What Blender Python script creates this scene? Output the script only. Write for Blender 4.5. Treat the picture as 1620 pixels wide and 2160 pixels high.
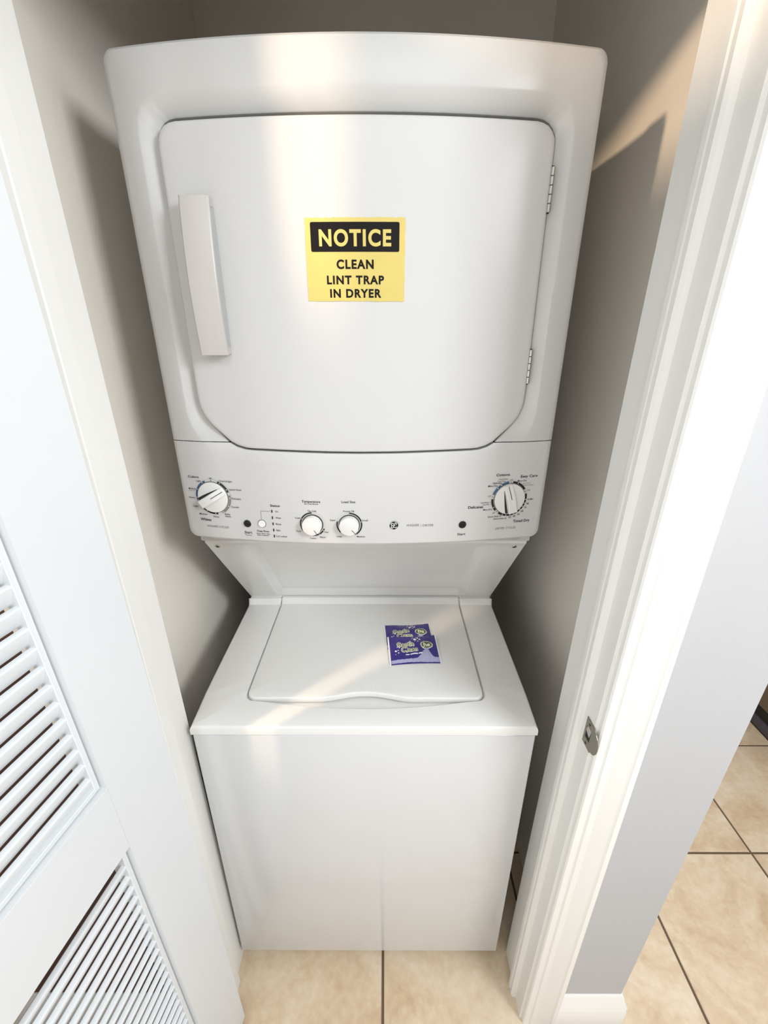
import bpy, bmesh, math, random
from mathutils import Vector, Matrix
random.seed(7)
PI = math.pi
scene = bpy.context.scene
for o in list(bpy.data.objects):
    bpy.data.objects.remove(o)
COL = scene.collection

# ------------------------------------------------------------------ camera
FPX, PITCH, YAW = 920.35, 0.3923, 0.0019
cd = bpy.data.cameras.new('camera')
cam = bpy.data.objects.new('camera', cd)
COL.objects.link(cam)
cd.sensor_fit = 'VERTICAL'
cd.sensor_height = 36.0
cd.lens = FPX / 2160 * 36.0
cd.clip_start = 0.02
cam.location = (0.0403, -0.6259, 1.5681)
cam.rotation_euler = (PI / 2 - PITCH, -0.0004, YAW)
scene.camera = cam

# ------------------------------------------------------------------ light
w = bpy.data.worlds.new('world')
scene.world = w
w.use_nodes = True
w.node_tree.nodes['Background'].inputs[0].default_value = (1.0, 0.99, 0.97, 1)
w.node_tree.nodes['Background'].inputs[1].default_value = 0.25

def area(name, loc, target, sx, sy, power, col):
    l = bpy.data.lights.new(name, 'AREA')
    l.shape = 'RECTANGLE'; l.size = sx; l.size_y = sy; l.energy = power; l.color = col
    o = bpy.data.objects.new(name, l)
    o.location = loc
    d = Vector(target) - Vector(loc)
    o.rotation_euler = d.to_track_quat('-Z', 'Y').to_euler()
    COL.objects.link(o)
    return o

area('hall_side_light', (1.28, -1.18, 2.16), (0.0, 0.0, 1.0), 0.5, 0.5, 27, (0.91, 0.955, 1.0))
def spot(name, loc, target, power, deg, soft):
    l = bpy.data.lights.new(name, 'SPOT')
    l.energy = power; l.color = (1.0, 0.74, 0.50); l.spot_size = math.radians(deg); l.spot_blend = 0.6; l.shadow_soft_size = soft
    o = bpy.data.objects.new(name, l)
    o.location = loc
    o.rotation_euler = (Vector(target) - Vector(loc)).to_track_quat('-Z', 'Y').to_euler()
    COL.objects.link(o)
spot('hall_downlight', (-1.22, -0.84, 2.27), (0.46, 0.30, 1.93), 100, 36, 0.06)
spot('hall_downlight_lower', (-1.22, -0.84, 2.30), (-0.345, -0.108, 1.24), 70, 17, 0.035)
area('hall_fill_light', (0.10, -1.85, 1.25), (0.10, 0.2, 1.1), 0.8, 1.8, 5, (0.94, 0.97, 1.0))
area('kitchen_side_fill', (2.3, -0.95, 1.35), (0.0, -0.2, 1.1), 1.3, 1.5, 17, (0.90, 0.95, 1.0))  # added fill from the right, no window there; brightens door and left wall
area('hall_left_fill_light', (-0.62, -1.55, 1.15), (0.45, 0.0, 1.2), 0.7, 1.4, 8, (0.96, 0.98, 1.0))
area('hall_overhead_fill', (0.15, -1.30, 2.42), (0.15, -1.15, 0), 1.0, 0.9, 10, (0.96, 0.98, 1.0))  # added overhead fill without a fixture, lifts lid, deck and floor
area('kitchen_overhead_fill', (1.9, 0.9, 2.39), (1.9, 0.9, 0), 0.8, 0.8, 20, (0.98, 0.98, 1.0))  # added fill for the floor past the corner, no known lamp

scene.view_settings.view_transform = 'Standard'
scene.view_settings.look = 'None'
scene.view_settings.exposure = 0.06
scene.view_settings.gamma = 1.0
scene.view_settings.use_curve_mapping = False

# ------------------------------------------------------------------ materials
def lin(c):
    c /= 255.0
    return c / 12.92 if c <= 0.04045 else ((c + 0.055) / 1.055) ** 2.4

def mat(name, rgb, rough=0.5, metal=0.0, spec=0.5, var=0.0, vscale=20.0, bump=0.0, bscale=300.0, coat=0.0):
    m = bpy.data.materials.new(name)
    m.use_nodes = True
    nt = m.node_tree
    b = nt.nodes['Principled BSDF']
    c = tuple(lin(v) for v in rgb) + (1,)
    b.inputs['Base Color'].default_value = c
    b.inputs['Roughness'].default_value = rough
    b.inputs['Metallic'].default_value = metal
    b.inputs['Specular IOR Level'].default_value = spec
    b.inputs['Coat Weight'].default_value = coat
    b.inputs['Coat Roughness'].default_value = 0.08
    geo = nt.nodes.new('ShaderNodeNewGeometry')
    if var > 0:
        n = nt.nodes.new('ShaderNodeTexNoise')
        n.inputs['Scale'].default_value = vscale
        n.inputs['Detail'].default_value = 4
        nt.links.new(geo.outputs['Position'], n.inputs['Vector'])
        mx = nt.nodes.new('ShaderNodeMix'); mx.data_type = 'RGBA'
        mx.inputs[6].default_value = tuple(v * (1 - var) for v in c[:3]) + (1,)
        mx.inputs[7].default_value = tuple(min(1, v * (1 + var)) for v in c[:3]) + (1,)
        nt.links.new(n.outputs['Fac'], mx.inputs[0])
        nt.links.new(mx.outputs[2], b.inputs['Base Color'])
    if bump > 0:
        n2 = nt.nodes.new('ShaderNodeTexNoise')
        n2.inputs['Scale'].default_value = bscale
        n2.inputs['Detail'].default_value = 2
        nt.links.new(geo.outputs['Position'], n2.inputs['Vector'])
        bp = nt.nodes.new('ShaderNodeBump')
        bp.inputs['Strength'].default_value = bump
        bp.inputs['Distance'].default_value = 0.001
        nt.links.new(n2.outputs['Fac'], bp.inputs['Height'])
        nt.links.new(bp.outputs['Normal'], b.inputs['Normal'])
    return m

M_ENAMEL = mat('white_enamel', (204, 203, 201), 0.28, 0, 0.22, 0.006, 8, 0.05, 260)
M_DECK = mat('lightened_enamel', (227, 226, 223), 0.24, 0, 0.36, 0.006, 8, 0.05, 260)  # same white enamel, lightened to make up for weak light on these parts
M_KNOB = mat('knob_plastic', (222, 221, 218), 0.3, 0, 0.45, 0.006, 30)
M_PLASTIC = mat('white_plastic', (200, 199, 196), 0.30, 0, 0.45, 0.006, 8, 0.10, 420)
M_HANDLE = mat('handle_plastic', (186, 181, 176), 0.34, 0, 0.45, 0.006, 30)
M_PANEL = mat('panel_plastic', (204, 203, 201), 0.28, 0, 0.45, 0.005, 8, 0.08, 420)
M_HANDLE_SIDE = mat('grey_handle_side', (168, 170, 170), 0.4, 0, 0.4, 0.01, 30)  # greyer tone than the handle, for its inner side
M_CABINET = mat('gloss_white_enamel', (212, 213, 213), 0.13, 0, 0.5, 0.006, 8, 0.03, 260)
M_RINGSHADE = mat('knob_ring_shade', (96, 90, 84), 0.5, var=0.03)  # shade around the dial discs, put into a colour
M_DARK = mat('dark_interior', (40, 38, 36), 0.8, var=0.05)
M_JAMB = mat('satin_white_trim_paint', (234, 233, 229), 0.33, 0, 0.5, 0.01, 30, 0.12, 60)
M_DOOR = mat('satin_white_door_paint', (216, 219, 221), 0.34, 0, 0.5, 0.008, 30, 0.08, 90)
M_CLOSET = mat('greige_closet_paint', (244, 237, 226), 0.75, 0, 0.25, 0.015, 14, 0.10, 240)
M_HALL = mat('pale_grey_hall_paint', (184, 184, 185), 0.7, 0, 0.25, 0.01, 14, 0.20, 320)
M_BROWN = mat('slat_gap_dark_brown', (92, 70, 60), 0.7, 0, 0.2, 0.03, 20)
M_FAR = mat('mid_beige_far_wall_paint', (158, 152, 144), 0.8, 0, 0.2, 0.01, 14)
M_CEIL = mat('ceiling_paint', (205, 203, 199), 0.85, 0, 0.2, 0.01, 14)
M_BLACK = mat('black_ink', (12, 11, 11), 0.45, var=0.02)
M_GREY = mat('grey_ink', (120, 118, 114), 0.5, var=0.02)
M_LGREY = mat('pale_grey_ink', (196, 195, 192), 0.5, var=0.02)
M_BLUE = mat('blue_ink', (52, 88, 120), 0.45, var=0.02)
M_WHITEINK = mat('white_ink', (238, 238, 236), 0.45, var=0.01)
M_YELLOW = mat('yellow_vinyl', (211, 192, 112), 0.50, 0, 0.25, 0.04, 60)
M_SIGNBLACK = mat('sign_black_ink', (16, 10, 10), 0.5, 0, 0.2, 0.10, 200)
M_STEEL = mat('brushed_steel', (190, 188, 184), 0.32, 0.9, 0.5, 0.03, 400, 0.10, 500)
M_NICKEL = mat('worn_nickel', (142, 136, 126), 0.42, 0.75, 0.5, 0.10, 120, 0.15, 300)
M_PURPLE = mat('purple_film', (46, 34, 122), 0.30, 0, 0.5, 0.06, 150, 0.25, 260, 0.3)
M_LILAC = mat('lilac_film', (170, 169, 203), 0.32, 0, 0.5, 0.06, 150)
M_FILMWHITE = mat('white_film', (236, 236, 236), 0.35, var=0.02)
M_CREAM = mat('cream_ink', (232, 234, 212), 0.4, var=0.02)
M_OLIVE = mat('olive_ink', (92, 104, 66), 0.4, var=0.05)
M_GROUT = mat('brown_grout', (104, 88, 72), 0.9, 0, 0.2, 0.12, 150)
M_FRIDGE = mat('taupe_appliance_panel', (120, 104, 88), 0.4, 0.2, 0.5, 0.04, 60)
M_SLATE = mat('slate_grille_plastic', (74, 74, 82), 0.45, var=0.04)

def tile_material():
    m = bpy.data.materials.new('travertine_look_tile')
    m.use_nodes = True
    nt = m.node_tree; N = nt.nodes; L = nt.links
    b = N['Principled BSDF']
    geo = N.new('ShaderNodeNewGeometry')
    oi = N.new('ShaderNodeObjectInfo')
    ml = N.new('ShaderNodeVectorMath'); ml.operation = 'SCALE'
    ml.inputs[0].default_value = (7.3, 5.1, 3.7)
    L.new(oi.outputs['Random'], ml.inputs['Scale'])
    ad = N.new('ShaderNodeVectorMath'); ad.operation = 'ADD'
    L.new(geo.outputs['Position'], ad.inputs[0]); L.new(ml.outputs[0], ad.inputs[1])
    n1 = N.new('ShaderNodeTexNoise'); n1.inputs['Scale'].default_value = 5.5; n1.inputs['Detail'].default_value = 9
    n1.inputs['Roughness'].default_value = 0.62; n1.inputs['Distortion'].default_value = 0.8
    n2 = N.new('ShaderNodeTexNoise'); n2.inputs['Scale'].default_value = 60; n2.inputs['Detail'].default_value = 5
    for n in (n1, n2): L.new(ad.outputs[0], n.inputs['Vector'])
    r = N.new('ShaderNodeValToRGB')
    e = r.color_ramp.elements
    e[0].position = 0.30; e[0].color = (lin(196), lin(168), lin(136), 1)
    e[1].position = 0.72; e[1].color = (lin(226), lin(210), lin(186), 1)
    x = e.new(0.5); x.color = (lin(214), lin(192), lin(163), 1)
    L.new(n1.outputs['Fac'], r.inputs[0])
    mx = N.new('ShaderNodeMix'); mx.data_type = 'RGBA'; mx.blend_type = 'OVERLAY'; mx.inputs[0].default_value = 0.25
    L.new(r.outputs[0], mx.inputs[6]); L.new(n2.outputs['Fac'], mx.inputs[7])
    L.new(mx.outputs[2], b.inputs['Base Color'])
    b.inputs['Roughness'].default_value = 0.42
    b.inputs['Specular IOR Level'].default_value = 0.4
    bp = N.new('ShaderNodeBump'); bp.inputs['Strength'].default_value = 0.25; bp.inputs['Distance'].default_value = 0.002
    L.new(n1.outputs['Fac'], bp.inputs['Height']); L.new(bp.outputs[0], b.inputs['Normal'])
    return m
M_TILE = tile_material()

# ------------------------------------------------------------------ helpers
def finish(bm, name, m, parent=None, smooth=35, loc=None):
    bmesh.ops.remove_doubles(bm, verts=bm.verts, dist=1e-6)
    bmesh.ops.recalc_face_normals(bm, faces=bm.faces)
    me = bpy.data.meshes.new(name)
    bm.to_mesh(me); bm.free()
    me.materials.append(m)
    if smooth:
        me.shade_smooth()
        me.set_sharp_from_angle(angle=math.radians(smooth))
    o = bpy.data.objects.new(name, me)
    COL.objects.link(o)
    if parent is not None: o.parent = parent
    if loc: o.location = loc
    return o

def tag(o, label=None, cat=None, group=None, kind=None):
    if label: o['label'] = label
    if cat: o['category'] = cat
    if group: o['group'] = group
    if kind: o['kind'] = kind
    return o

def empty(name, loc, rz=0.0):
    o = bpy.data.objects.new(name, None)
    o.empty_display_size = 0.05
    o.location = loc; o.rotation_euler = (0, 0, rz)
    COL.objects.link(o)
    return o

def keep(child, parent):
    """parent while keeping the world place (parents here are built before any evaluation)"""
    child.parent = parent
    child.matrix_parent_inverse = Matrix.LocRotScale(parent.location, parent.rotation_euler, None).inverted()

def box(bm, x0, x1, y0, y1, z0, z1, bev=0.0, seg=2):
    v = [bm.verts.new(p) for p in ((x0, y0, z0), (x1, y0, z0), (x1, y1, z0), (x0, y1, z0), (x0, y0, z1), (x1, y0, z1), (x1, y1, z1), (x0, y1, z1))]
    f = [bm.faces.new([v[i] for i in q]) for q in ((0, 3, 2, 1), (4, 5, 6, 7), (0, 1, 5, 4), (1, 2, 6, 5), (2, 3, 7, 6), (3, 0, 4, 7))]
    if bev:
        es = list({e for q in f for e in q.edges})
        bmesh.ops.bevel(bm, geom=es, offset=bev, segments=seg, affect='EDGES', profile=0.5)
    return v

def prism(bm, pts, fn):
    """pts 2D polygon; fn(p, k) -> 3D point for end k = 0, 1"""
    a = [bm.verts.new(fn(p, 0)) for p in pts]; b = [bm.verts.new(fn(p, 1)) for p in pts]
    n = len(pts)
    bm.faces.new(a); bm.faces.new(list(reversed(b)))
    for i in range(n):
        bm.faces.new((a[i], a[(i + 1) % n], b[(i + 1) % n], b[i]))

def ring_angles(polys, c, n):
    A = [2 * PI * i / n for i in range(n)]
    for p in polys:
        for q in p:
            A.append(math.atan2(q[1] - c[1], q[0] - c[0]) % (2 * PI))
    A.sort()
    out = []
    for a in A:
        if not out or a - out[-1] > 1e-4: out.append(a)
    return out

def cast(poly, c, a):
    dx, dy = math.cos(a), math.sin(a)
    best = None
    n = len(poly)
    for i in range(n):
        x1, y1 = poly[i][0] - c[0], poly[i][1] - c[1]
        x2, y2 = poly[(i + 1) % n][0] - c[0], poly[(i + 1) % n][1] - c[1]
        ex, ey = x2 - x1, y2 - y1
        den = dx * ey - dy * ex
        if abs(den) < 1e-14: continue
        t = (x1 * ey - y1 * ex) / den
        s = (x1 * dy - y1 * dx) / den
        if t > 0 and -1e-7 <= s <= 1 + 1e-7 and (best is None or t > best): best = t
    return (c[0] + dx * best, c[1] + dy * best)

def loft(bm, rings, c, place, n=180, close=None):
    """rings: list of (polygon, payload); place(x, y, payload) -> 3D point"""
    A = ring_angles([r[0] for r in rings], c, n)
    R = []
    for poly, pay in rings:
        R.append([bm.verts.new(place(*cast(poly, c, a), pay)) for a in A])
    m = len(A)
    for k in range(len(R) - 1):
        for i in range(m):
            bm.faces.new((R[k][i], R[k][(i + 1) % m], R[k + 1][(i + 1) % m], R[k + 1][i]))
    if close is not None:
        v = bm.verts.new(place(c[0], c[1], close))
        for i in range(m):
            bm.faces.new((R[-1][i], R[-1][(i + 1) % m], v))
    return R

def rrect(x0, x1, y0, y1, r, n=6):
    if not isinstance(r, (list, tuple)): r = [r] * 4
    P = []
    for (cx, cy, a0, q) in ((x1, y0, -90, r[0]), (x1, y1, 0, r[1]), (x0, y1, 90, r[2]), (x0, y0, 180, r[3])):
        sx = 1 if cx == x1 else -1; sy = 1 if cy == y1 else -1
        for i in range(n + 1):
            a = math.radians(a0 + 90 * i / n)
            P.append((cx - sx * q + q * math.cos(a), cy - sy * q + q * math.sin(a)))
    return P

def scaled(poly, c, k):
    return [(c[0] + (x - c[0]) * k, c[1] + (y - c[1]) * k) for x, y in poly]

def inset(poly, c, d):
    xs = max(abs(p[0] - c[0]) for p in poly); yt = max(p[1] for p in poly) - c[1]; yb = c[1] - min(p[1] for p in poly)
    return [(c[0] + (x - c[0]) * (xs - d) / xs, c[1] + (y - c[1]) * (((yt - d) / yt) if y > c[1] else ((yb - d) / yb))) for x, y in poly]

def lathe(bm, prof, n=32, cx=0, cz=0, y0=0):
    """prof: list of (r, h); axis -y"""
    R = []
    for r, h in prof:
        if r <= 1e-9: R.append([bm.verts.new((cx, y0 - h, cz))])
        else: R.append([bm.verts.new((cx + r * math.cos(2 * PI * i / n), y0 - h, cz + r * math.sin(2 * PI * i / n))) for i in range(n)])
    for a, b in zip(R, R[1:]):
        for i in range(n):
            j = (i + 1) % n
            if len(a) == 1: bm.faces.new((a[0], b[j], b[i]))
            elif len(b) == 1: bm.faces.new((a[i], a[j], b[0]))
            else: bm.faces.new((a[i], a[j], b[j], b[i]))

# the bowed front of the dryer
DY, BOW, HW = 0.1463, 0.038, 0.3415
def front_y(x, off=0.0):
    return DY - BOW * (1 - (x / HW) ** 2) + off
def front_slope(x):
    return math.atan(2 * BOW * x / HW ** 2)

# ------------------------------------------------------------------ lettering (flat print)
_TXT = []
def text(bm, s, place, w=None, h=None, bold=0.0, sx=0.0, res=2):
    """queue a text; place(u, v) maps the flat text box (centred, metres) to 3D"""
    cu = bpy.data.curves.new('t', 'FONT')
    cu.body = s; cu.size = 1.0; cu.resolution_u = res
    cu.offset = bold; cu.space_character = 1.0 + sx
    o = bpy.data.objects.new('t', cu)
    COL.objects.link(o)
    _TXT.append((bm, o, cu, place, w, h))

def flush_text():
    bpy.context.view_layer.update()
    dg = bpy.context.evaluated_depsgraph_get()
    for bm, o, cu, place, w_, h_ in _TXT:
        me = bpy.data.meshes.new_from_object(o.evaluated_get(dg))
        xs = [v.co.x for v in me.vertices]; x0, x1 = min(xs), max(xs)
        cap = 0.729
        kx = w_ / (x1 - x0); ky = h_ / cap
        vs = [bm.verts.new(place((v.co.x - (x0 + x1) / 2) * kx, (v.co.y - cap / 2) * ky)) for v in me.vertices]
        for p in me.polygons:
            try: bm.faces.new([vs[i] for i in p.vertices])
            except ValueError: pass
        bpy.data.meshes.remove(me)
        bpy.data.objects.remove(o); bpy.data.curves.remove(cu)
    _TXT.clear()

def flat_out(bm, name, m, parent):
    """flat print: keep as it is, no welding"""
    bmesh.ops.recalc_face_normals(bm, faces=bm.faces)
    me = bpy.data.meshes.new(name); bm.to_mesh(me); bm.free(); me.materials.append(m)
    o = bpy.data.objects.new(name, me); COL.objects.link(o); o.parent = parent
    if 'lettering' in name or 'bubble' in name or 'monogram' in name: o['kind'] = 'stuff'
    return o

# ================================================================== SETTING
JR0, JRK = 0.3742, 0.0075        # right jamb face and its lean per metre
JL0, JLK = -0.3455, -0.0093      # left jamb face
WF, WB = -0.106, 0.012           # front and back face of the closet front wall
def jr(z): return JR0 + JRK * z
def jl(z): return JL0 + JLK * z
HEAD = 2.055
CEIL_Z = 2.44

# floor: grout bed with tiles set in it
bm = bmesh.new(); box(bm, -1.75, 3.1, -2.15, 2.65, -0.06, -0.0025)
floor = tag(finish(bm, 'floor', M_GROUT, smooth=0), kind='structure')
TP, GX, GY, GW = 0.3997, 0.0366, 0.2651, 0.0065
bm = bmesh.new()
h = TP / 2 - GW / 2
v0 = []
for (s, z) in ((h, -0.008), (h, -0.0014), (h - 0.0014, 0.0)):
    v0.append([bm.verts.new((a * s, b * s, z)) for a, b in ((-1, -1), (1, -1), (1, 1), (-1, 1))])
for a, b in zip(v0, v0[1:]):
    for i in range(4): bm.faces.new((a[i], a[(i + 1) % 4], b[(i + 1) % 4], b[i]))
bm.faces.new(v0[-1])
t0 = finish(bm, 'tile', M_TILE, smooth=0)
tmesh = t0.data
bpy.data.objects.remove(t0)
for i in range(-4, 8):
    for j in range(-5, 6):
        o = bpy.data.objects.new('tile', tmesh)
        COL.objects.link(o)
        o.location = (GX + (i - 0.5) * TP, GY + (j - 0.5) * TP, random.uniform(-0.0004, 0.0))
        o.parent = floor

# closet walls
bm = bmesh.new(); box(bm, -0.56, -0.452, 0.012, 1.0, 0.0, CEIL_Z)
tag(finish(bm, 'wall_left', M_CLOSET, smooth=0), kind='structure')
bm = bmesh.new(); box(bm, -0.452, 0.478, 0.90, 1.0, 0.0, CEIL_Z)
tag(finish(bm, 'wall_back', M_CLOSET, smooth=0), kind='structure')
bm = bmesh.new(); box(bm, 0.478, 0.598, 0.012, 1.0, 0.0, CEIL_Z)
tag(finish(bm, 'wall_right', M_CLOSET, smooth=0), kind='structure')
bm = bmesh.new(); box(bm, -1.75, 3.1, -2.15, 2.65, CEIL_Z, CEIL_Z + 0.08)
tag(finish(bm, 'ceiling', M_CEIL, smooth=0), kind='structure')
# front wall of the closet (around the doorway): stub on the right ends in an outside corner
bm = bmesh.new()
xo0, xok = 0.5985, 0.029
def quadwall(bm, xa, xb, z0, z1, y0=WF, y1=WB):
    P = [(xa(z0), y0, z0), (xb(z0), y0, z0), (xb(z0), y1, z0), (xa(z0), y1, z0), (xa(z1), y0, z1), (xb(z1), y0, z1), (xb(z1), y1, z1), (xa(z1), y1, z1)]
    v = [bm.verts.new(p) for p in P]
    for q in ((0, 3, 2, 1), (4, 5, 6, 7), (0, 1, 5, 4), (1, 2, 6, 5), (2, 3, 7, 6), (3, 0, 4, 7)): bm.faces.new([v[i] for i in q])
quadwall(bm, lambda z: jr(z) + 0.0185, lambda z: xo0 + xok * z, 0, CEIL_Z)
quadwall(bm, lambda z: jl(z) - 0.075, lambda z: jl(z) - 0.0185, 0, CEIL_Z)
quadwall(bm, lambda z: jl(z) - 0.0185, lambda z: jr(z) + 0.0185, HEAD + 0.018, CEIL_Z)
me_wall = finish(bm, 'wall_front', M_HALL, smooth=0)
tag(me_wall, kind='structure')
bm = bmesh.new()
quadwall(bm, lambda z: -1.62, lambda z: jl(z) - 0.075, 0, CEIL_Z)
tag(finish(bm, 'wall_front_left_unseen', M_BROWN, smooth=0), kind='structure')  # unseen section, coloured brown to darken the gaps between the slats
# hall and kitchen shell
for nm, a in (('wall_hall_rear', (-1.75, 3.1, -2.15, -2.05)), ('wall_hall_left', (-1.75, -1.62, -2.05, 2.65)), ('wall_kitchen_right', (3.0, 3.1, -2.05, 2.65)), ('wall_kitchen_back', (0.60, 3.0, 2.55, 2.65))):
    bm = bmesh.new(); box(bm, *a, 0, CEIL_Z)
    tag(finish(bm, nm, M_FAR, smooth=0), kind='structure')

# door jambs with a stop, and the strike plate on the right one
def jamb(name, f, sgn, plain=False):
    """profile in (depth into wall u, y); u = 0 is the jamb face"""
    prof = [(0.018, 0.020), (0.0, 0.020), (0.0, -0.0425), (-0.0085, -0.0425), (-0.0105, -0.0445), (-0.0105, -0.0535), (-0.0085, -0.0555), (-0.0105, -0.0585), (-0.0105, -0.0655), (-0.0075, -0.0695), (0.0, -0.0705), (0.0, -0.105), (0.0015, -0.1065), (0.018, -0.1065)]
    if plain:
        prof = [(0.018, 0.020), (0.0, 0.020), (0.0, -0.0395), (-0.0085, -0.0400), (-0.0100, -0.0415), (-0.0100, -0.0690), (-0.0085, -0.0705), (0.0, -0.0710), (0.0, -0.105), (0.0015, -0.1065), (0.018, -0.1065)]
    bm = bmesh.new()
    zs = (0.0, HEAD)
    prism(bm, prof, lambda p, k: (f(zs[k]) + sgn * p[0], p[1], zs[k]))
    return finish(bm, name, M_JAMB, smooth=30)
jR = tag(jamb('trim_1', jr, 1), 'white painted door jamb with a moulded stop and a metal strike plate', kind='structure')
jL = tag(jamb('trim_2', jl, -1, True), kind='structure')
bm = bmesh.new(); box(bm, jl(HEAD) - 0.0, jr(HEAD) + 0.0, -0.1065, 0.020, HEAD, HEAD + 0.018)
box(bm, jl(HEAD), jr(HEAD), -0.0705, -0.0425, HEAD - 0.0105, HEAD)
tag(finish(bm, 'trim_3', M_JAMB, smooth=0), kind='structure')
# casings
cas = [(0.0, 0.0), (0.0, -0.008), (0.0025, -0.0105), (0.012, -0.0115), (0.0145, -0.0095), (0.018, -0.0125), (0.027, -0.0135), (0.030, -0.0105), (0.034, -0.0128), (0.052, -0.0165), (0.0575, -0.0185), (0.060, -0.0150), (0.064, -0.0185), (0.073, -0.0185), (0.0755, -0.016), (0.0755, 0.0)]
def casing(name, f, sgn, reveal=0.005):
    bm = bmesh.new()
    zs = (0.0, HEAD + 0.08)
    prism(bm, cas, lambda p, k: (f(zs[k]) + sgn * (reveal + p[0]), WF - 0.0003 + p[1], zs[k]))
    return tag(finish(bm, name, M_JAMB, smooth=24), kind='structure')
casing('trim_4', jr, 1)
casing('trim_5', jl, -1, 0.010)
bm = bmesh.new()
prism(bm, cas, lambda p, k: ((jl(HEAD) - 0.005, jr(HEAD) + 0.005)[k], WF - 0.0003 + p[1], HEAD + 0.005 + p[0]))
tag(finish(bm, 'trim_6', M_JAMB, smooth=24), kind='structure')
# baseboard on the stub wall, wrapping the outside corner
bb = [(0.0, 0.0), (-0.0145, 0.0), (-0.0145, 0.072), (-0.0125, 0.077), (-0.0145, 0.082), (-0.0135, 0.088), (-0.0075, 0.100), (-0.0055, 0.112), (-0.002, 0.118), (0.0, 0.118)]
def baseboard(name, path, nrm_end, m=M_JAMB):
    bm = bmesh.new()
    rows = []
    for (x, y, nx, ny) in path:
        rows.append([bm.verts.new((x - nx * u, y - ny * u, z)) for u, z in bb])
    for a, b in zip(rows, rows[1:]):
        for i in range(len(bb)):
            j = (i + 1) % len(bb)
            bm.faces.new((a[i], a[j], b[j], b[i]))
    bm.faces.new(rows[0]); bm.faces.new(list(reversed(rows[-1])))
    return tag(finish(bm, name, m, smooth=30), kind='structure')
xc = xo0 + 0.004
baseboard('baseboard_front', [(jr(0) + 0.0815, WF, 0, -1), (xc, WF, 1, -1), (xc, 0.995, 1, 0)], None)
baseboard('baseboard_hall_left', [(-1.60, WF, 0, -1), (jl(0) - 0.0815, WF, 0, -1)], None)

# strike plate: D shaped plate with a latch opening, tab and two screw holes
def strike_plate():
    P0 = []
    y0, y1, z0, z1 = -0.082, -0.1085, 0.921, 0.9745
    P0 += [(y0, z0), (y0, z1), (y1, z1)]
    for i in range(0, 9):
        a = PI / 2 - PI * i / 8
        P0.append((y1 - 0.0185 * math.cos(a) * 1.0, (z0 + z1) / 2 + (z1 - z0) / 2 * 0.86 * math.sin(a)))
    P0.append((y1, z0))
    hole = rrect(-0.1015, -0.0865, 0.9360, 0.9600, 0.0015, 2)
    c = (-0.0940, 0.948)
    bm = bmesh.new()
    xf = lambda z: jr(z) - 0.0003
    loft(bm, [(P0, 0.0), (P0, -0.0010), (inset(P0, c, 0.0006), -0.0014), (inset(hole, c, -0.001), -0.0016), (hole, -0.0010), (hole, 0.0)], c,
         lambda y, z, h: (xf(z) + h, y, z), 48)
    # lip curling over the edge of the jamb
    sp = finish(bm, 'strike_plate', M_NICKEL, jR, smooth=30)
    sp['label'] = 'worn nickel strike plate on the jamb'
    bm = bmesh.new()
    prism(bm, [(-0.1005, 0.9455), (-0.1005, 0.9590), (-0.0875, 0.9590), (-0.0875, 0.9500)], lambda p, k: (xf(p[1]) - (0.0004 if k else -0.0015) - (0.9590 - p[1]) * 0.12, p[0], p[1]))
    finish(bm, 'latch_tab', M_STEEL, sp, smooth=0)
    bm = bmesh.new()
    box(bm, xf(.948) + 0.0001, xf(.948) + 0.0003, -0.1015, -0.0865, 0.936, 0.960)
    finish(bm, 'latch_hole', M_DARK, sp, smooth=0)
    for (y, z) in ((-0.094, 0.9275), (-0.094, 0.9675)):
        bm = bmesh.new()
        ring = []
        for i in range(12):
            a = 2 * PI * i / 12
            ring.append(bm.verts.new((xf(z) - 0.0019, y + 0.0023 * math.cos(a), z + 0.0023 * math.sin(a))))
        cc = bm.verts.new((xf(z) - 0.0013, y, z))
        for i in range(12): bm.faces.new((ring[i], ring[(i + 1) % 12], cc))
        finish(bm, 'screw', M_DARK, sp, smooth=0)
strike_plate()

# ------------------------------------------------------------------ louvred closet door, standing open on the left
door = empty('door_1', (-0.3024, -0.108, 0.0))
door.rotation_euler = (0, 0, 0)
LEAN_S = 0.0205
ca, sa = math.cos(math.radians(10)), math.sin(math.radians(10))
# local axes: s along the door, n towards the opening, lean along s
dm = Matrix(((-sa, ca, -sa * -LEAN_S * -1, 0), (-ca, -sa, -ca * LEAN_S, 0), (0, 0, 1, 0), (0, 0, 0, 1)))
dm[0][2] = -sa * LEAN_S
DM = Matrix.Translation((-0.3024, -0.108, 0)) @ dm
tag(door, 'white louvred closet door standing open at the left of the doorway', kind='structure')
def dput(bm, name, m=M_DOOR, sm=30, parent=None):
    for v in bm.verts: v.co = DM @ v.co
    o = finish(bm, name, m, smooth=sm)
    keep(o, parent or door)
    return o
DW, DT, DZ0, DZ1 = 0.715, 0.031, 0.010, 2.03
SI = 0.1080
PANELS = ((1.0120, 1.905), (0.215, 0.8862))
for (a, b) in ((0.0, SI), (DW - SI, DW)):
    bm = bmesh.new(); bv = 0.006 if a == 0 else 0.0
    prism(bm, [(a, 0.0), (b, 0.0), (b, -DT), (a + bv, -DT)], lambda p, k: (p[0], p[1], (DZ0, DZ1)[k])); dput(bm, 'stile', sm=0)
for (a, b) in ((DZ0, PANELS[1][0]), (PANELS[1][1], PANELS[0][0]), (PANELS[0][1], DZ1)):
    bm = bmesh.new(); box(bm, SI, DW - SI, -DT, 0, a, b, 0.0003, 1); dput(bm, 'rail')
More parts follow.
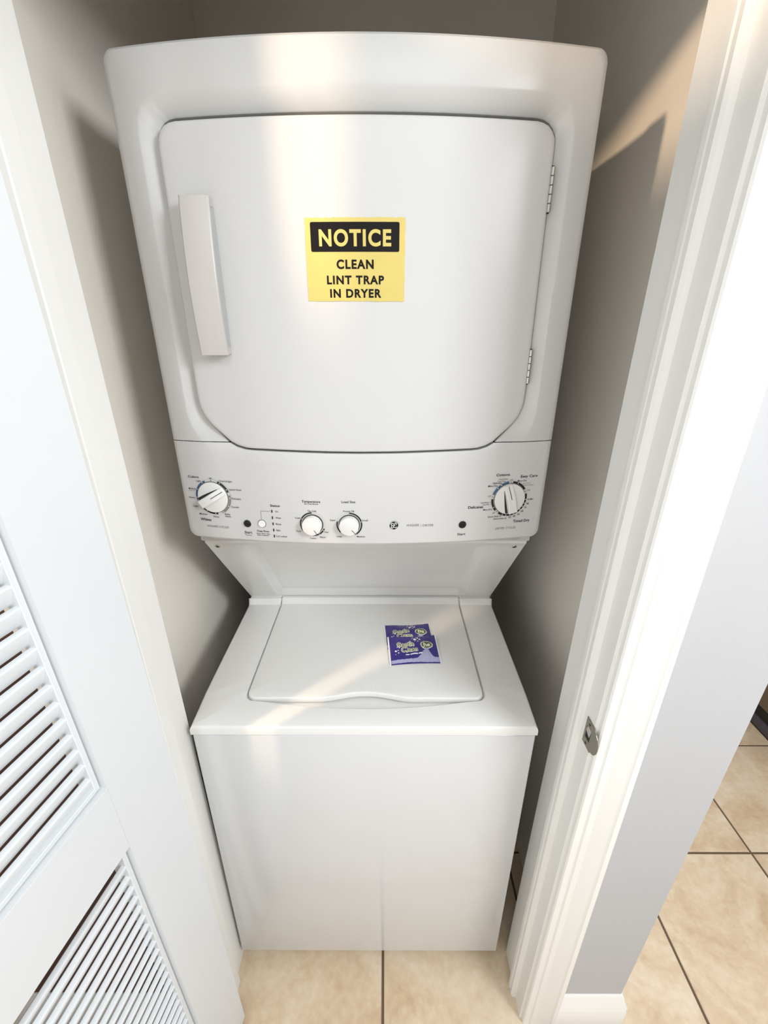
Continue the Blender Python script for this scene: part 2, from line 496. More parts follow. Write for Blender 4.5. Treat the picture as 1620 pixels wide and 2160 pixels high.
for (z0, z1) in PANELS:
    c = ((DW) / 2, (z0 + z1) / 2)
    def R(d): return [(SI + d, z0 + d), (DW - SI - d, z0 + d), (DW - SI - d, z1 - d), (SI + d, z1 - d)]
    bm = bmesh.new()
    rings = [(R(0.0), -0.0005), (R(0.0003), -0.0115), (R(0.0024), -0.0115), (R(0.0027), -0.0078), (R(0.0086), -0.0076), (R(0.0094), -0.0084), (R(0.0094), -0.0305), (R(0.0), -0.0305)]
    vv = [[bm.verts.new((p[0], t, p[1])) for p in P] for P, t in rings]
    for a, b in zip(vv, vv[1:]):
        for i in range(4): bm.faces.new((a[i], a[(i + 1) % 4], b[(i + 1) % 4], b[i]))
    dput(bm, 'panel_moulding', sm=20)
# slats share one mesh
bm = bmesh.new()
sx0, sx1 = SI + 0.0092, DW - SI - 0.0092
sec = [(-0.0006, -0.0014), (-0.0003, -0.0028), (-0.0100, -0.0244), (-0.0110, -0.0254), (-0.0180, -0.0256), (-0.0190, -0.0246), (-0.0092, -0.0014), (-0.0078, 0.0), (-0.0020, -0.0002)]
prism(bm, sec, lambda p, k: ((sx0, sx1)[k], p[0] - 0.0078, p[1]))
for v in bm.verts: v.co = dm @ v.co
s0 = finish(bm, 'slat', M_DOOR, smooth=40)
smesh = s0.data
bpy.data.objects.remove(s0)
def slats(tops):
    for z in tops:
        o = bpy.data.objects.new('slat', smesh); COL.objects.link(o)
        o.location = Vector(DM @ Vector((0, 0, z)))
        keep(o, door)
slats([1.3317 - 0.02645 * k for k in range(-21, 12)])
slats([0.8526 - 0.02575 * k for k in range(0, 25)])

# ------------------------------------------------------------------ dark kitchen appliance, seen past the corner
fr = empty('refrigerator', (1.98, 0.85, 0.0))
tag(fr, 'brown-grey kitchen appliance with a dark base grille, glimpsed on the tiles past the wall corner', 'appliance')
def fpart(name, m, *a, bev=0.003):
    bm = bmesh.new(); box(bm, *a, bev, 2); o = finish(bm, name, m); keep(o, fr); return o
fpart('base_grille', M_SLATE, 1.634, 1.66, 0.42, 1.22, 0.0, 0.045)
fpart('toe_recess', M_DARK, 1.645, 2.30, 0.43, 1.21, 0.0, 0.11)
fpart('cabinet', M_FRIDGE, 1.68, 2.32, 0.42, 1.22, 0.098, 1.72)
fpart('drawer_front', M_FRIDGE, 1.634, 1.679, 0.42, 1.22, 0.098, 0.58, bev=0.006)
fpart('door', M_FRIDGE, 1.634, 1.679, 0.42, 1.22, 0.59, 1.72, bev=0.006)

# ================================================================== STACKED WASHER AND DRYER
unit = empty('stacked_washer_dryer', (0, 0.35, 0))
tag(unit, 'white stacked laundry machine filling the closet, dryer above and top-loading washer below', 'laundry machine')
def up(bm, name, m=M_ENAMEL, smooth=35, parent=None):
    o = finish(bm, name, m, smooth=smooth)
    if parent is None: keep(o, unit)
    else: adopt(o, parent)
    return o
def adopt(o, parent):
    o.parent = parent
    o.matrix_parent_inverse = world_of(parent).inverted()
def world_of(o):
    mloc = Matrix.LocRotScale(o.location, o.rotation_euler, None)
    if o.parent is None: return mloc
    return world_of(o.parent) @ o.matrix_parent_inverse @ mloc

# washer cabinet
bm = bmesh.new(); box(bm, -0.3395, 0.3395, 0.002, 0.70, 0.0405, 0.8306, 0.0035, 3)
up(bm, 'washer_cabinet', M_CABINET)
for sx in (-1, 1):
    for y in (0.06, 0.64):
        bm = bmesh.new()
        lathe(bm, [(0.0, 0.0), (0.022, 0.0), (0.024, 0.004), (0.024, 0.012), (0.009, 0.014), (0.009, 0.045), (0.0, 0.045)], 16)
        for v in bm.verts: v.co = Vector((v.co.x + sx * 0.29, v.co.z + y, -v.co.y))
        up(bm, 'foot', M_DARK)

# washer deck with the lid well
def deck_z(y):
    if y < 0.084: return 0.8535 + (0.8605 - 0.8535) * max(0, y) / 0.084
    if y < 0.404: return 0.8605
    if y < 0.416: return 0.8605 + 0.0125 * (y - 0.404) / 0.012
    return 0.873
def front_arc(x, half, y_side, y_mid):
    return y_mid + (y_side - y_mid) * min(1, abs(x) / half) ** 2
LX, LF, LB = 0.2485, 0.0665, 0.4275
def lid_outline(d):
    """lid outline grown by d; front edge carries the finger scoop"""
    P = []
    x1, y0, y1, r = LX + d, LF - d, LB + d, 0.018 + d
    for i in range(9):
        a = math.radians(-90 + 90 * i / 8); P.append((x1 - r + r * math.cos(a), y0 + r + r * math.sin(a)))
    P += [(x1, 0.404), (x1, 0.416), (x1, y1), (-x1, y1), (-x1, 0.416), (-x1, 0.404)]
    for i in range(9):
        a = math.radians(180 + 90 * i / 8); P.append((-x1 + r + r * math.cos(a), y0 + r + r * math.sin(a)))
    for i in range(25):
        x = -0.096 + 0.192 * i / 24
        P.append((x, y0 + 0.0145 * (0.5 + 0.5 * math.cos(PI * x / 0.096)) ** 0.75))
    return P
def well_outline(d):
    P = []
    x1, y1, r = LX + d, LB + 0.002, 0.020
    for i in range(9):
        a = math.radians(-90 + 90 * i / 8); P.append((x1 - r + r * math.cos(a), LF - d + 0.0 + r + r * math.sin(a)))
    P += [(x1, 0.404), (x1, 0.416), (x1, y1), (-x1, y1), (-x1, 0.416), (-x1, 0.404)]
    for i in range(9):
        a = math.radians(180 + 90 * i / 8); P.append((-x1 + r + r * math.cos(a), LF - d + r + r * math.sin(a)))
    for i in range(1, 24):
        x = -0.22 + 0.44 * i / 24
        P.append((x, (LF - d) - 0.0195 * (1 - (x / 0.22) ** 2)))
    return P
C0 = (0.0, 0.25)
def outer(d):
    x = 0.3415 - d
    return [(x, 0.0 + d), (x, 0.084), (x, 0.404), (x, 0.416), (x, 0.432), (-x, 0.432), (-x, 0.416), (-x, 0.404), (-x, 0.084), (-x, 0.0 + d)]
def dplace(x, y, p):
    k, off = p
    if k == 'abs': return (x, y, off)
    return (x, y, deck_z(y) + off)
bm = bmesh.new()
w0 = well_outline(0.0035)
loft(bm, [(outer(0.0), ('abs', 0.8337)), (outer(0.0), ('d', -0.0080)), (outer(0.0012), ('d', -0.0038)), (outer(0.0040), ('d', -0.0011)), (outer(0.0085), ('d', 0.0)),
          (scaled(w0, C0, 1.030), ('d', 0.0)), (scaled(w0, C0, 1.006), ('d', -0.0002)), (w0, ('d', -0.0022)), (scaled(w0, C0, 0.992), ('d', -0.0085)), (scaled(w0, C0, 0.965), ('d', -0.0120)), (scaled(w0, C0, 0.86), ('d', -0.0155))],
     C0, dplace, 200, close=('d', -0.016))
def follow_deck(bm, lo, off_of):
    for yk in (0.084, 0.404, 0.416):
        bmesh.ops.bisect_plane(bm, geom=bm.verts[:] + bm.edges[:] + bm.faces[:], plane_co=(0, yk, 0), plane_no=(0, 1, 0))
        for v in bm.verts:
            if abs(v.co.y - yk) < 1e-5 and v.co.z > lo: v.co.z = max(v.co.z, deck_z(yk) + off_of) if yk != 0.404 else deck_z(yk) + off_of
follow_deck(bm, 0.8600, 0.0)
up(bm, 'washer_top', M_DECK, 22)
bm = bmesh.new()
l0 = lid_outline(0.0)
loft(bm, [(scaled(l0, C0, 0.96), ('d', -0.0105)), (scaled(l0, C0, 0.995), ('d', -0.0100)), (l0, ('d', -0.0070)), (l0, ('d', -0.0030)), (scaled(l0, C0, 0.9965), ('d', 0.0006)), (scaled(l0, C0, 0.990), ('d', 0.0020)), (scaled(l0, C0, 0.978), ('d', 0.0025)),
          (scaled(l0, C0, 0.75), ('d', 0.0025)), (scaled(l0, C0, 0.4), ('d', 0.0025))], C0, dplace, 160, close=('d', 0.0025))
follow_deck(bm, 0.8628, 0.0025)
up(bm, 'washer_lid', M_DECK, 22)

# sloping cover between the washer top and the dryer, with its recessed middle
S0, S1 = Vector((0, 0.432, 0.8705)), Vector((0, 0.2075, 1.1500))
sd = (S1 - S0); SL = sd.length; sd.normalize()
sn = Vector((0, -sd.z, sd.y)).normalized()       # facing the camera side, forward and down
if sn.y > 0: sn = -sn
bm = bmesh.new()
XS = [-0.3405, -0.264, -0.261, -0.247, -0.244, 0.244, 0.247, 0.261, 0.264, 0.3405]
dx = [0, 0, .1, .9, 1, 1, .9, .1, 0, 0]
SS = [0.0, 0.004, 0.007, 0.024, 0.028, 0.30, 0.345, SL]
ds = [0, 0, .1, .9, 1, 1, 0, 0]
g = [[bm.verts.new(S0 + sd * s + Vector((x, 0, 0)) - sn * 0.016 * min(dx[i], ds[j])) for i, x in enumerate(XS)] for j, s in enumerate(SS)]
for j in range(len(SS) - 1):
    for i in range(len(XS) - 1): bm.faces.new((g[j][i], g[j][i + 1], g[j + 1][i + 1], g[j + 1][i]))
# folded lip along the top
lip = [bm.verts.new(S1 + Vector((x, -0.004, 0.003))) for x in XS]
lip2 = [bm.verts.new(S1 + Vector((x, -0.004, 0.014))) for x in XS]
for i in range(len(XS) - 1):
    bm.faces.new((g[-1][i], g[-1][i + 1], lip[i + 1], lip[i])); bm.faces.new((lip[i], lip[i + 1], lip2[i + 1], lip2[i]))
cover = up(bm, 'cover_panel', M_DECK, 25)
for px in (-0.3195, 0.3195):
    bm = bmesh.new()
    lathe(bm, [(0.0, 0.0012), (0.0010, 0.0012), (0.0045, 0.0020), (0.0055, 0.0008), (0.0055, 0.0)], 14)
    rot = Matrix.Rotation(math.atan2(-sn.z, -sn.y), 4, 'X')
    p = S0 + sd * (SL - 0.012) + Vector((px, 0, 0))
    for v in bm.verts: v.co = p + rot @ v.co
    sc = up(bm, 'screw', M_STEEL)
    bm = bmesh.new(); box(bm, -0.0042, 0.0042, -0.0024, -0.0014, -0.0006, 0.0006); box(bm, -0.0006, 0.0006, -0.0024, -0.0014, -0.0042, 0.0042)
    for v in bm.verts: v.co = p + rot @ v.co
    up(bm, 'slot', M_DARK, 0, sc)
# rear housing behind the slope
bm = bmesh.new()
prism(bm, [(0.218, 1.152), (0.445, 0.868), (0.445, 0.832), (0.700, 0.832), (0.700, 1.166), (0.218, 1.166)], lambda p, k: ((-0.3400, 0.3400)[k], p[0] + 0.022, p[1]))
up(bm, 'rear_housing')

# dryer cabinet
bm = bmesh.new(); box(bm, -0.3405, 0.3405, 0.185, 0.80, 1.1665, 1.9120, 0.004, 2)
up(bm, 'dryer_cabinet')

# dryer front: outlines in (x, z), symmetric
def sym(right):
    return right + [(-x, z) for x, z in reversed(right)]
DOOR = sym([(0.0, 1.3752), (0.06, 1.3756), (0.12, 1.3768), (0.19, 1.3783), (0.2035, 1.3795), (0.2175, 1.3835), (0.2295, 1.3898), (0.2455, 1.4045), (0.2615, 1.4196), (0.2722, 1.4345), (0.2775, 1.4500), (0.2790, 1.4670), (0.2792, 1.4843),
            (0.2790, 1.60), (0.2785, 1.72), (0.2782, 1.8080), (0.2768, 1.8180), (0.2730, 1.8247), (0.2665, 1.8305), (0.2586, 1.8335), (0.2495, 1.8348), (0.15, 1.8348), (0.0, 1.8348)])
SLOPE = sym([(0.0, 1.3520), (0.10, 1.3540), (0.19, 1.3570), (0.2450, 1.3640), (0.2660, 1.3740), (0.2860, 1.3960), (0.2960, 1.4160), (0.3010, 1.4370), (0.3030, 1.4690), (0.3030, 1.70), (0.3026, 1.8212), (0.2990, 1.8390), (0.2900, 1.8520), (0.2740, 1.8600), (0.2513, 1.8630), (0.0, 1.8630)])
OUT = rrect(-0.3415, 0.3415, 1.1955, 1.9180, [0.016, 0.015, 0.015, 0.016], 6)
OUTB = sym([(0.0, 1.1690), (0.3130, 1.1690), (0.3290, 1.1830), (0.3400, 1.2010), (0.3415, 1.2140), (0.3415, 1.9030), (0.3370, 1.9136), (0.3265, 1.9180), (0.0, 1.9180)])
FC = (0.0, 1.60)
def grow(poly, top, side):
    o = []
    for x, z in poly:
        kx = (0.279 + side) / 0.279
        o.append((x * kx, FC[1] + (z - FC[1]) * ((0.2348 + top) / 0.2348 if z > FC[1] else (0.2248 + side) / 0.2248)))
    return o
GAP = grow(DOOR, 0.0075, 0.0032)
def fade(z):
    t = max(0.0, min(1.0, (z - 1.372) / 0.05))
    return t * t * (3 - 2 * t)
def fplace(x, z, p):
    k, off = p
    if k == 'abs': return (x, off, z)
    if k == 'fade': return (x, front_y(x, off * (0.12 + 0.88 * fade(z))), z)
    if k == 'out': return (x, min(front_y(x, off), 0.184), z)
    return (x, front_y(x, off), z)
def front_ring():
    bm = bmesh.new()
    loft(bm, [(OUTB, ('abs', 0.188)), (OUT, ('f', 0.0090)), (inset(OUT, FC, 0.0012), ('f', 0.0040)), (inset(OUT, FC, 0.0045), ('f', 0.0010)), (inset(OUT, FC, 0.0100), ('f', 0.0)),
              (grow(SLOPE, 0.004, 0.003), ('f', 0.0)), (SLOPE, ('fade', 0.0006)), ([((a[0] + b[0]) / 2, (a[1] + b[1]) / 2) for a, b in zip([cast(SLOPE, FC, 2 * PI * i / 160) for i in range(160)], [cast(GAP, FC, 2 * PI * i / 160) for i in range(160)])], ('fade', 0.0080)),
              (grow(GAP, 0.0012, 0.001), ('fade', 0.0135)), (GAP, ('fade', 0.0155)), (GAP, ('f', 0.034))], FC, fplace, 240)
    return bm
bm = front_ring()
bmesh.ops.bisect_plane(bm, geom=bm.verts[:] + bm.edges[:] + bm.faces[:], plane_co=(0, 0, 1.3886), plane_no=(0, 0, -1), clear_outer=True)
up(bm, 'dryer_front_frame', M_PLASTIC, 28)
bm = front_ring()
bmesh.ops.bisect_plane(bm, geom=bm.verts[:] + bm.edges[:] + bm.faces[:], plane_co=(0, 0, 1.3873), plane_no=(0, 0, 1), clear_outer=True)
panel = up(bm, 'control_panel', M_PANEL, 28)
bm = bmesh.new()   # dark channel behind the door gap and the seam
loft(bm, [(grow(DOOR, 0.03, 0.03), ('f', 0.036)), (grow(DOOR, 0.03, 0.03), ('f', 0.030)), (grow(DOOR, -0.03, -0.03), ('f', 0.030))], FC, fplace, 120)
up(bm, 'door_seal', M_DARK, 30)

# dryer door
bm = bmesh.new()
loft(bm, [(scaled(DOOR, FC, 0.99), ('f', 0.028)), (DOOR, ('f', 0.026)), (DOOR, ('f', 0.0040)), (inset(DOOR, FC, 0.0008), ('f', 0.0018)), (inset(DOOR, FC, 0.0026), ('f', 0.0004)), (inset(DOOR, FC, 0.006), ('f', 0.0)),
          (scaled(DOOR, FC, 0.85), ('f', -0.0004)), (scaled(DOOR, FC, 0.7), ('f', -0.0008)), (scaled(DOOR, FC, 0.5), ('f', -0.001)), (scaled(DOOR, FC, 0.25), ('f', -0.001))], FC, fplace, 160, close=('f', -0.001))
ddoor = up(bm, 'dryer_door', M_ENAMEL, 30)

# handle: a bowed strip on two feet with a web set back under it
bm = bmesh.new()
hx0, hx1, hz0, hz1 = -0.2485, -0.2075, 1.5335, 1.7435
NH = 16
def hp(z):
    t = (z - hz0) / (hz1 - hz0)
    return 0.0245 + 0.0095 * math.sin(PI * t) ** 0.9 - 0.002 * t
rows = []
for i in range(NH + 1):
    z = hz0 + (hz1 - hz0) * i / NH
    p = hp(z)
    yf = front_y(-0.228) - p
    sec = [(hx0 + 0.001, yf + 0.0075), (hx0, yf + 0.002), (hx0 + 0.002, yf), (hx1 - 0.002, yf), (hx1 + 0.0012, yf + 0.0022), (hx1 + 0.0012, yf + 0.0075)]
    rows.append([bm.verts.new((x, y, z)) for x, y in sec])
for a, b in zip(rows, rows[1:]):
    for i in range(6): bm.faces.new((a[i], a[(i + 1) % 6], b[(i + 1) % 6], b[i]))
bm.faces.new(rows[0]); bm.faces.new(list(reversed(rows[-1])))
for (za, zb) in ((hz0, hz0 + 0.012), (hz1 - 0.012, hz1)):
    yb = front_y(-0.228) - 0.020
    box(bm, hx0 + 0.0005, hx1 + 0.0008, yb, front_y(-0.2) + 0.002, za + 0.0002, zb - 0.0002, 0.001, 1)
up(bm, 'door_handle', M_HANDLE, 40, ddoor)
bm = bmesh.new()
rows = []
for i in range(NH + 1):
    z = hz0 + 0.010 + (hz1 - hz0 - 0.020) * i / NH
    p = hp(z)
    rows.append([bm.verts.new(q) for q in ((hx0 + 0.003, front_y(-0.24) + 0.001, z), (hx0 + 0.003, front_y(-0.228) - p + 0.006, z), (hx1 - 0.0025, front_y(-0.228) - p + 0.006, z), (hx1 + 0.0015, front_y(-0.206) + 0.001, z))])
for a, b in zip(rows, rows[1:]):
    for i in range(4): bm.faces.new((a[i], a[(i + 1) % 4], b[(i + 1) % 4], b[i]))
bm.faces.new(rows[0]); bm.faces.new(list(reversed(rows[-1])))
up(bm, 'handle_web', M_HANDLE_SIDE, 40, ddoor)['label'] = 'grey inner side of the handle'

# hinges: five barrel knuckles each
for (z0, z1) in ((1.7290, 1.7845), (1.4870, 1.5410)):
    bm = bmesh.new()
    n, r, xh = 5, 0.0034, 0.2795
    L_ = (z1 - z0) / n
    for k in range(n):
        a0, a1 = z0 + k * L_ + 0.0003, z0 + (k + 1) * L_ - 0.0003
        R = []
        for (rr, zz) in ((r - 0.0006, a0), (r, a0 + 0.0006), (r, a1 - 0.0006), (r - 0.0006, a1)):
            R.append([bm.verts.new((xh + rr * math.cos(2 * PI * i / 14), front_y(xh) + 0.0006 + rr * math.sin(2 * PI * i / 14), zz)) for i in range(14)])
        for a, b in zip(R, R[1:]):
            for i in range(14): bm.faces.new((a[i], a[(i + 1) % 14], b[(i + 1) % 14], b[i]))
        bm.faces.new(R[0]); bm.faces.new(list(reversed(R[-1])))
    hg = up(bm, 'hinge', M_STEEL, 40, ddoor)
    bm = bmesh.new(); box(bm, xh - 0.0052, xh - 0.0012, front_y(xh) + 0.001, front_y(xh) + 0.012, z0 - 0.0015, z1 + 0.0015)
    box(bm, xh - 0.001, xh + 0.001, front_y(xh) - 0.0005, front_y(xh) + 0.002, z0 - 0.001, z1 + 0.001)
    up(bm, 'hinge_leaf', M_DARK, 0, hg)

# --- printing on the control panel
LETTERS = [ ('Colors', -0.312, 1.3213, 0.0212, 0.0048, 1), ('Off', -0.2784, 1.3201, 0.0056, 0.0033, 0), ('Light', -0.3028, 1.3139, 0.0096, 0.0034, 0), ('Drain & Spin', -0.2494, 1.3162, 0.024, 0.0035, 0), ('Medium', -0.3179, 1.298, 0.0147, 0.0034, 0), ('Normal', -0.3198, 1.2945, 0.0118, 0.0024, 2), ('Speed Wash', -0.2332, 1.3007, 0.0239, 0.0035, 0), ('Heavy', -0.3218, 1.2802, 0.0119, 0.0035, 0), ('Delicates', -0.233, 1.2831, 0.0176, 0.0036, 0), ('Light', -0.3165, 1.263, 0.01, 0.0035, 0), ('Casuals', -0.2379, 1.2664, 0.015, 0.0036, 0), ('Medium', -0.3041, 1.2478, 0.0158, 0.0038, 0), ('Heavy', -0.2784, 1.2443, 0.0117, 0.0038, 0), ('Bulky', -0.2546, 1.2509, 0.0105, 0.0037, 0), ('Items', -0.2543, 1.2465, 0.0105, 0.0038, 0), ('Whites', -0.3006, 1.237, 0.0218, 0.006, 1), ('WASHER CYCLES', -0.2785, 1.2236, 0.0451, 0.0046, 2), ('Start', -0.2181, 1.2162, 0.0151, 0.0054, 1), ('Pause', -0.2183, 1.2107, 0.0123, 0.0036, 2), ('Deep Rinse', -0.1887, 1.2205, 0.0232, 0.004, 1), ('Select when using', -0.1892, 1.2153, 0.0261, 0.0027, 0), ('Fabric Softener', -0.1896, 1.2118, 0.0224, 0.0028, 0), ('Status', -0.1608, 1.2733, 0.0179, 0.0049, 1), ('On', -0.1588, 1.2618, 0.0054, 0.0036, 0), ('Wash', -0.1569, 1.249, 0.01, 0.0036, 0), ('Rinse', -0.1575, 1.2364, 0.01, 0.0037, 0), ('Spin', -0.1589, 1.2238, 0.0082, 0.0038, 0), ('Lid Locked', -0.1538, 1.2115, 0.0202, 0.0037, 0), ('Temperature', -0.0933, 1.2836, 0.0339, 0.0049, 1), ('All Cold Rinses', -0.0932, 1.2788, 0.0261, 0.0029, 0), ('Tap Cold', -0.0929, 1.265, 0.0158, 0.0036, 0), ('Cold', -0.1202, 1.2505, 0.0089, 0.0036, 0), ('Cool', -0.1204, 1.2238, 0.009, 0.0038, 0), ('Colors', -0.0938, 1.21, 0.0117, 0.0038, 0), ('Warm', -0.0759, 1.2127, 0.0108, 0.0037, 0), ('Hot', -0.0681, 1.2234, 0.0071, 0.0037, 0), ('Load Size', -0.0252, 1.284, 0.0249, 0.005, 1), ('Precise Fill', -0.0253, 1.2657, 0.0199, 0.0036, 0), ('Super', -0.055, 1.2479, 0.0105, 0.0036, 0), ('Small', 0.0041, 1.2477, 0.0104, 0.0036, 0), ('Large', -0.0444, 1.2151, 0.0098, 0.0037, 0), ('Medium', -0.0039, 1.215, 0.015, 0.0037, 0), ('WASHER', 0.0923, 1.2369, 0.0238, 0.005, 3), ('DRYER', 0.1212, 1.236, 0.0204, 0.005, 3), ('Start', 0.185, 1.2151, 0.0155, 0.0052, 1), ('Cottons', 0.2545, 1.3289, 0.0252, 0.0054, 1), ('Easy Care', 0.3051, 1.3239, 0.0327, 0.0055, 1), ('Cool Down', 0.256, 1.3205, 0.0171, 0.0026, 0), ('Less Dry', 0.2529, 1.3167, 0.0135, 0.0026, 0), ('Optimum', 0.2446, 1.3134, 0.0171, 0.0033, 1), ('More Dry', 0.2374, 1.3083, 0.018, 0.0035, 1), ('Off', 0.2713, 1.3182, 0.0055, 0.0033, 2), ('More Dry', 0.2925, 1.3155, 0.0177, 0.0035, 0), ('Less Dry', 0.3017, 1.3102, 0.0141, 0.0025, 2), ('Cool Down', 0.3068, 1.3064, 0.017, 0.0026, 2), ('Off', 0.3074, 1.296, 0.0067, 0.0034, 2), ('90 Min.', 0.3137, 1.2777, 0.0125, 0.0034, 0), ('80', 0.3091, 1.2694, 0.0048, 0.0035, 0), ('70', 0.3054, 1.2617, 0.0048, 0.0035, 0), ('60', 0.2999, 1.2546, 0.0048, 0.0035, 0), ('50', 0.2934, 1.2487, 0.0048, 0.0035, 0), ('40', 0.2851, 1.2454, 0.0048, 0.0035, 0), ('30', 0.2765, 1.2437, 0.0047, 0.0035, 0), ('Dewrinkle 20', 0.2577, 1.2424, 0.0253, 0.0034, 0), ('Quick Fluff 10', 0.2464, 1.2473, 0.026, 0.0033, 0), ('Off', 0.2438, 1.2546, 0.0055, 0.0035, 2), ('More Dry', 0.2318, 1.2622, 0.0174, 0.0034, 0), ('Delicates', 0.2083, 1.2685, 0.028, 0.0057, 1), ('Less Dry', 0.2275, 1.2725, 0.0127, 0.0028, 0), ('Cool Down', 0.2249, 1.2764, 0.0163, 0.0028, 0), ('Off', 0.2324, 1.2886, 0.0054, 0.0034, 2), ('Timed Dry', 0.3008, 1.2349, 0.033, 0.006, 1), ('DRYER CYCLES', 0.2708, 1.222, 0.0401, 0.0047, 2) ]
def on_front(x0, z0, off):
    return lambda u, v: (x0 + u, front_y(x0 + u) + off, z0 + v)
bmB, bmG = bmesh.new(), bmesh.new()
for s, x, z, w_, h_, k in LETTERS:
    text(bmG if k >= 2 else bmB, s, on_front(x, z, -0.00035), w_, h_ * 0.95, {0: 0.006, 1: 0.012, 2: 0.0, 3: 0.004}[k])
flush_text()
def sector(bm, x0, z0, r0, r1, a0, a1, off, step=5):
    """ring sector, clock angles in degrees"""
    n = max(2, int(abs(a1 - a0) / step))
    P = []
    for i in range(n + 1):
        a = math.radians(a0 + (a1 - a0) * i / n)
        P.append([bm.verts.new((x0 + r * math.sin(a), front_y(x0 + r * math.sin(a)) + off, z0 + r * math.cos(a))) for r in (r0, r1)])
    for a, b in zip(P, P[1:]): bm.faces.new((a[0], a[1], b[1], b[0]))
def disc(bm, x0, z0, r, off, n=12):
    v = [bm.verts.new((x0 + r * math.sin(2 * PI * i / n), front_y(x0) + off + (front_y(x0 + r * math.sin(2 * PI * i / n)) - front_y(x0)), z0 + r * math.cos(2 * PI * i / n))) for i in range(n)]
    bm.faces.new(v)
def bar2(bm, xa, za, xb, zb, wd, off):
    d = Vector((xb - xa, zb - za)); q = Vector((-d.y, d.x)).normalized() * wd / 2
    v = [bm.verts.new((x, front_y(x) + off, z)) for x, z in ((xa + q.x, za + q.y), (xb + q.x, zb + q.y), (xb - q.x, zb - q.y), (xa - q.x, za - q.y))]
    bm.faces.new(v)
WX, WZ, DX, DZ = -0.2782, 1.2834, 0.2713, 1.2814
TX, TZ, QX, QZ = -0.0928, 1.2386, -0.0249, 1.2391
RI, RO = 0.0308, 0.0343
bmW = bmesh.new()
def arc_part(name, m, *a):
    b_ = bmesh.new(); sector(b_, *a)
    o = flat_out(b_, name, m, None); adopt(o, panel)
# washer dial scale
arc_part('dial_ring', M_LGREY, WX, WZ, RI - 0.0008, RO + 0.0006, 0, 360, -0.00020)
arc_part('blue_arc', M_BLUE, WX, WZ, RI, RO, 256, 338, -0.00045)
for a, b in ((22, 70), (171, 250)): arc_part('black_arc', M_BLACK, WX, WZ, RI, RO, a, b, -0.00045)
arc_part('grey_arc', M_GREY, WX, WZ, RI + 0.0003, RO, 80, 155, -0.00045)
for a in (30, 60, 90, 120, 150, 180, 210, 240, 266.5, 295.5, 327):
    disc(bmW, WX + 0.0326 * math.sin(math.radians(a)), WZ + 0.0326 * math.cos(math.radians(a)), 0.0009, -0.0007)
disc(bmB, WX, WZ + 0.0326, 0.0009, -0.0006)
# dryer dial scale
arc_part('dial_ring', M_LGREY, DX, DZ, RI - 0.0008, RO + 0.0006, 0, 360, -0.00020)
arc_part('blue_arc', M_BLUE, DX, DZ, RI, RO, 287, 353, -0.00045)
for a, b in ((7, 58.5), (75.5, 215), (229, 272)): arc_part('black_arc', M_BLACK, DX, DZ, RI, RO, a, b, -0.00045)
for a in (25, 96, 109, 121, 134, 146, 159, 172, 185.5, 198.5, 242, 312.5, 327):
    disc(bmW, DX + 0.0326 * math.sin(math.radians(a)), DZ + 0.0326 * math.cos(math.radians(a)), 0.0009, -0.0007)
for a in (0, 67, 222, 279.5):
    disc(bmB, DX + 0.0326 * math.sin(math.radians(a)), DZ + 0.0326 * math.cos(math.radians(a)), 0.0008, -0.0006)
for a in (342, 349, 40, 47, 256, 263):
    r_ = math.radians(a)
    bar2(bmB, DX + 0.0335 * math.sin(r_), DZ + 0.0335 * math.cos(r_), DX + 0.0372 * math.sin(r_), DZ + 0.0372 * math.cos(r_), 0.0004, -0.0005)
# small dials
for (x, z, arcs) in ((TX, TZ, ((232, 361), (112, 182))), (QX, QZ, ((-2, 152), (222, 288)))):
    arc_part('dial_ring', M_LGREY, x, z, 0.0165, 0.0245, 0, 360, -0.0002)
    for a, b in arcs: arc_part('black_arc', M_BLACK, x, z, 0.0213, 0.0240, a, b, -0.00045)
for (x, z, aa) in ((TX, TZ, (0, 122, 150, 178, 234, 297)), (QX, QZ, (0, 75.5, 147, 224, 286))):
    for a in aa: disc(bmW, x + 0.0227 * math.sin(math.radians(a)), z + 0.0227 * math.cos(math.radians(a)), 0.0007, -0.0007)
# status lamps, bracket line, bar between the two words
for z in (1.2618, 1.2489, 1.2366, 1.2238, 1.2112): bar2(bmB, -0.1678, z - 0.0028, -0.1678, z + 0.0028, 0.0022, -0.0004)
bar2(bmB, -0.1715, 1.2615, -0.1888, 1.2612, 0.0004, -0.0004); bar2(bmB, -0.1888, 1.2614, -0.1893, 1.2452, 0.0004, -0.0004)
bar2(bmG, 0.1075, 1.2335, 0.1075, 1.2395, 0.0004, -0.0004)
for (bmx, nm, m) in ((bmB, 'black_lettering', M_BLACK), (bmG, 'grey_lettering', M_GREY), (bmW, 'dial_dots', M_WHITEINK)):
    o = flat_out(bmx, nm, m, None); adopt(o, panel); o['kind'] = 'stuff'

# --- badge: round monogram
bm = bmesh.new(); lathe(bm, [(0.0, 0.0010), (0.0080, 0.0010), (0.0090, 0.0004), (0.0092, 0.0)], 36, 0.0572, 1.2374, front_y(0.0572) + 0.0004)
bd = up(bm, 'badge', M_BLACK, 40)
bm = bmesh.new()
def stroke(bm, pts, wd, off):
    for a, b in zip(pts, pts[1:]): bar2(bm, a[0], a[1], b[0], b[1], wd, off)
    for a in pts: disc(bm, a[0], a[1], wd / 2, off, 8)
bx, bz, k = 0.0572, 1.2374, 0.0092
sector(bm, bx, bz, 0.0083, 0.0090, 0, 360, -0.0012, 10)
def arc(cx, cz, r, a0, a1, n=9, ez=1.0):
    return [(bx + k * (cx + r * math.sin(math.radians(a0 + (a1 - a0) * i / n))), bz + k * (cz + ez * r * math.cos(math.radians(a0 + (a1 - a0) * i / n)))) for i in range(n + 1)]
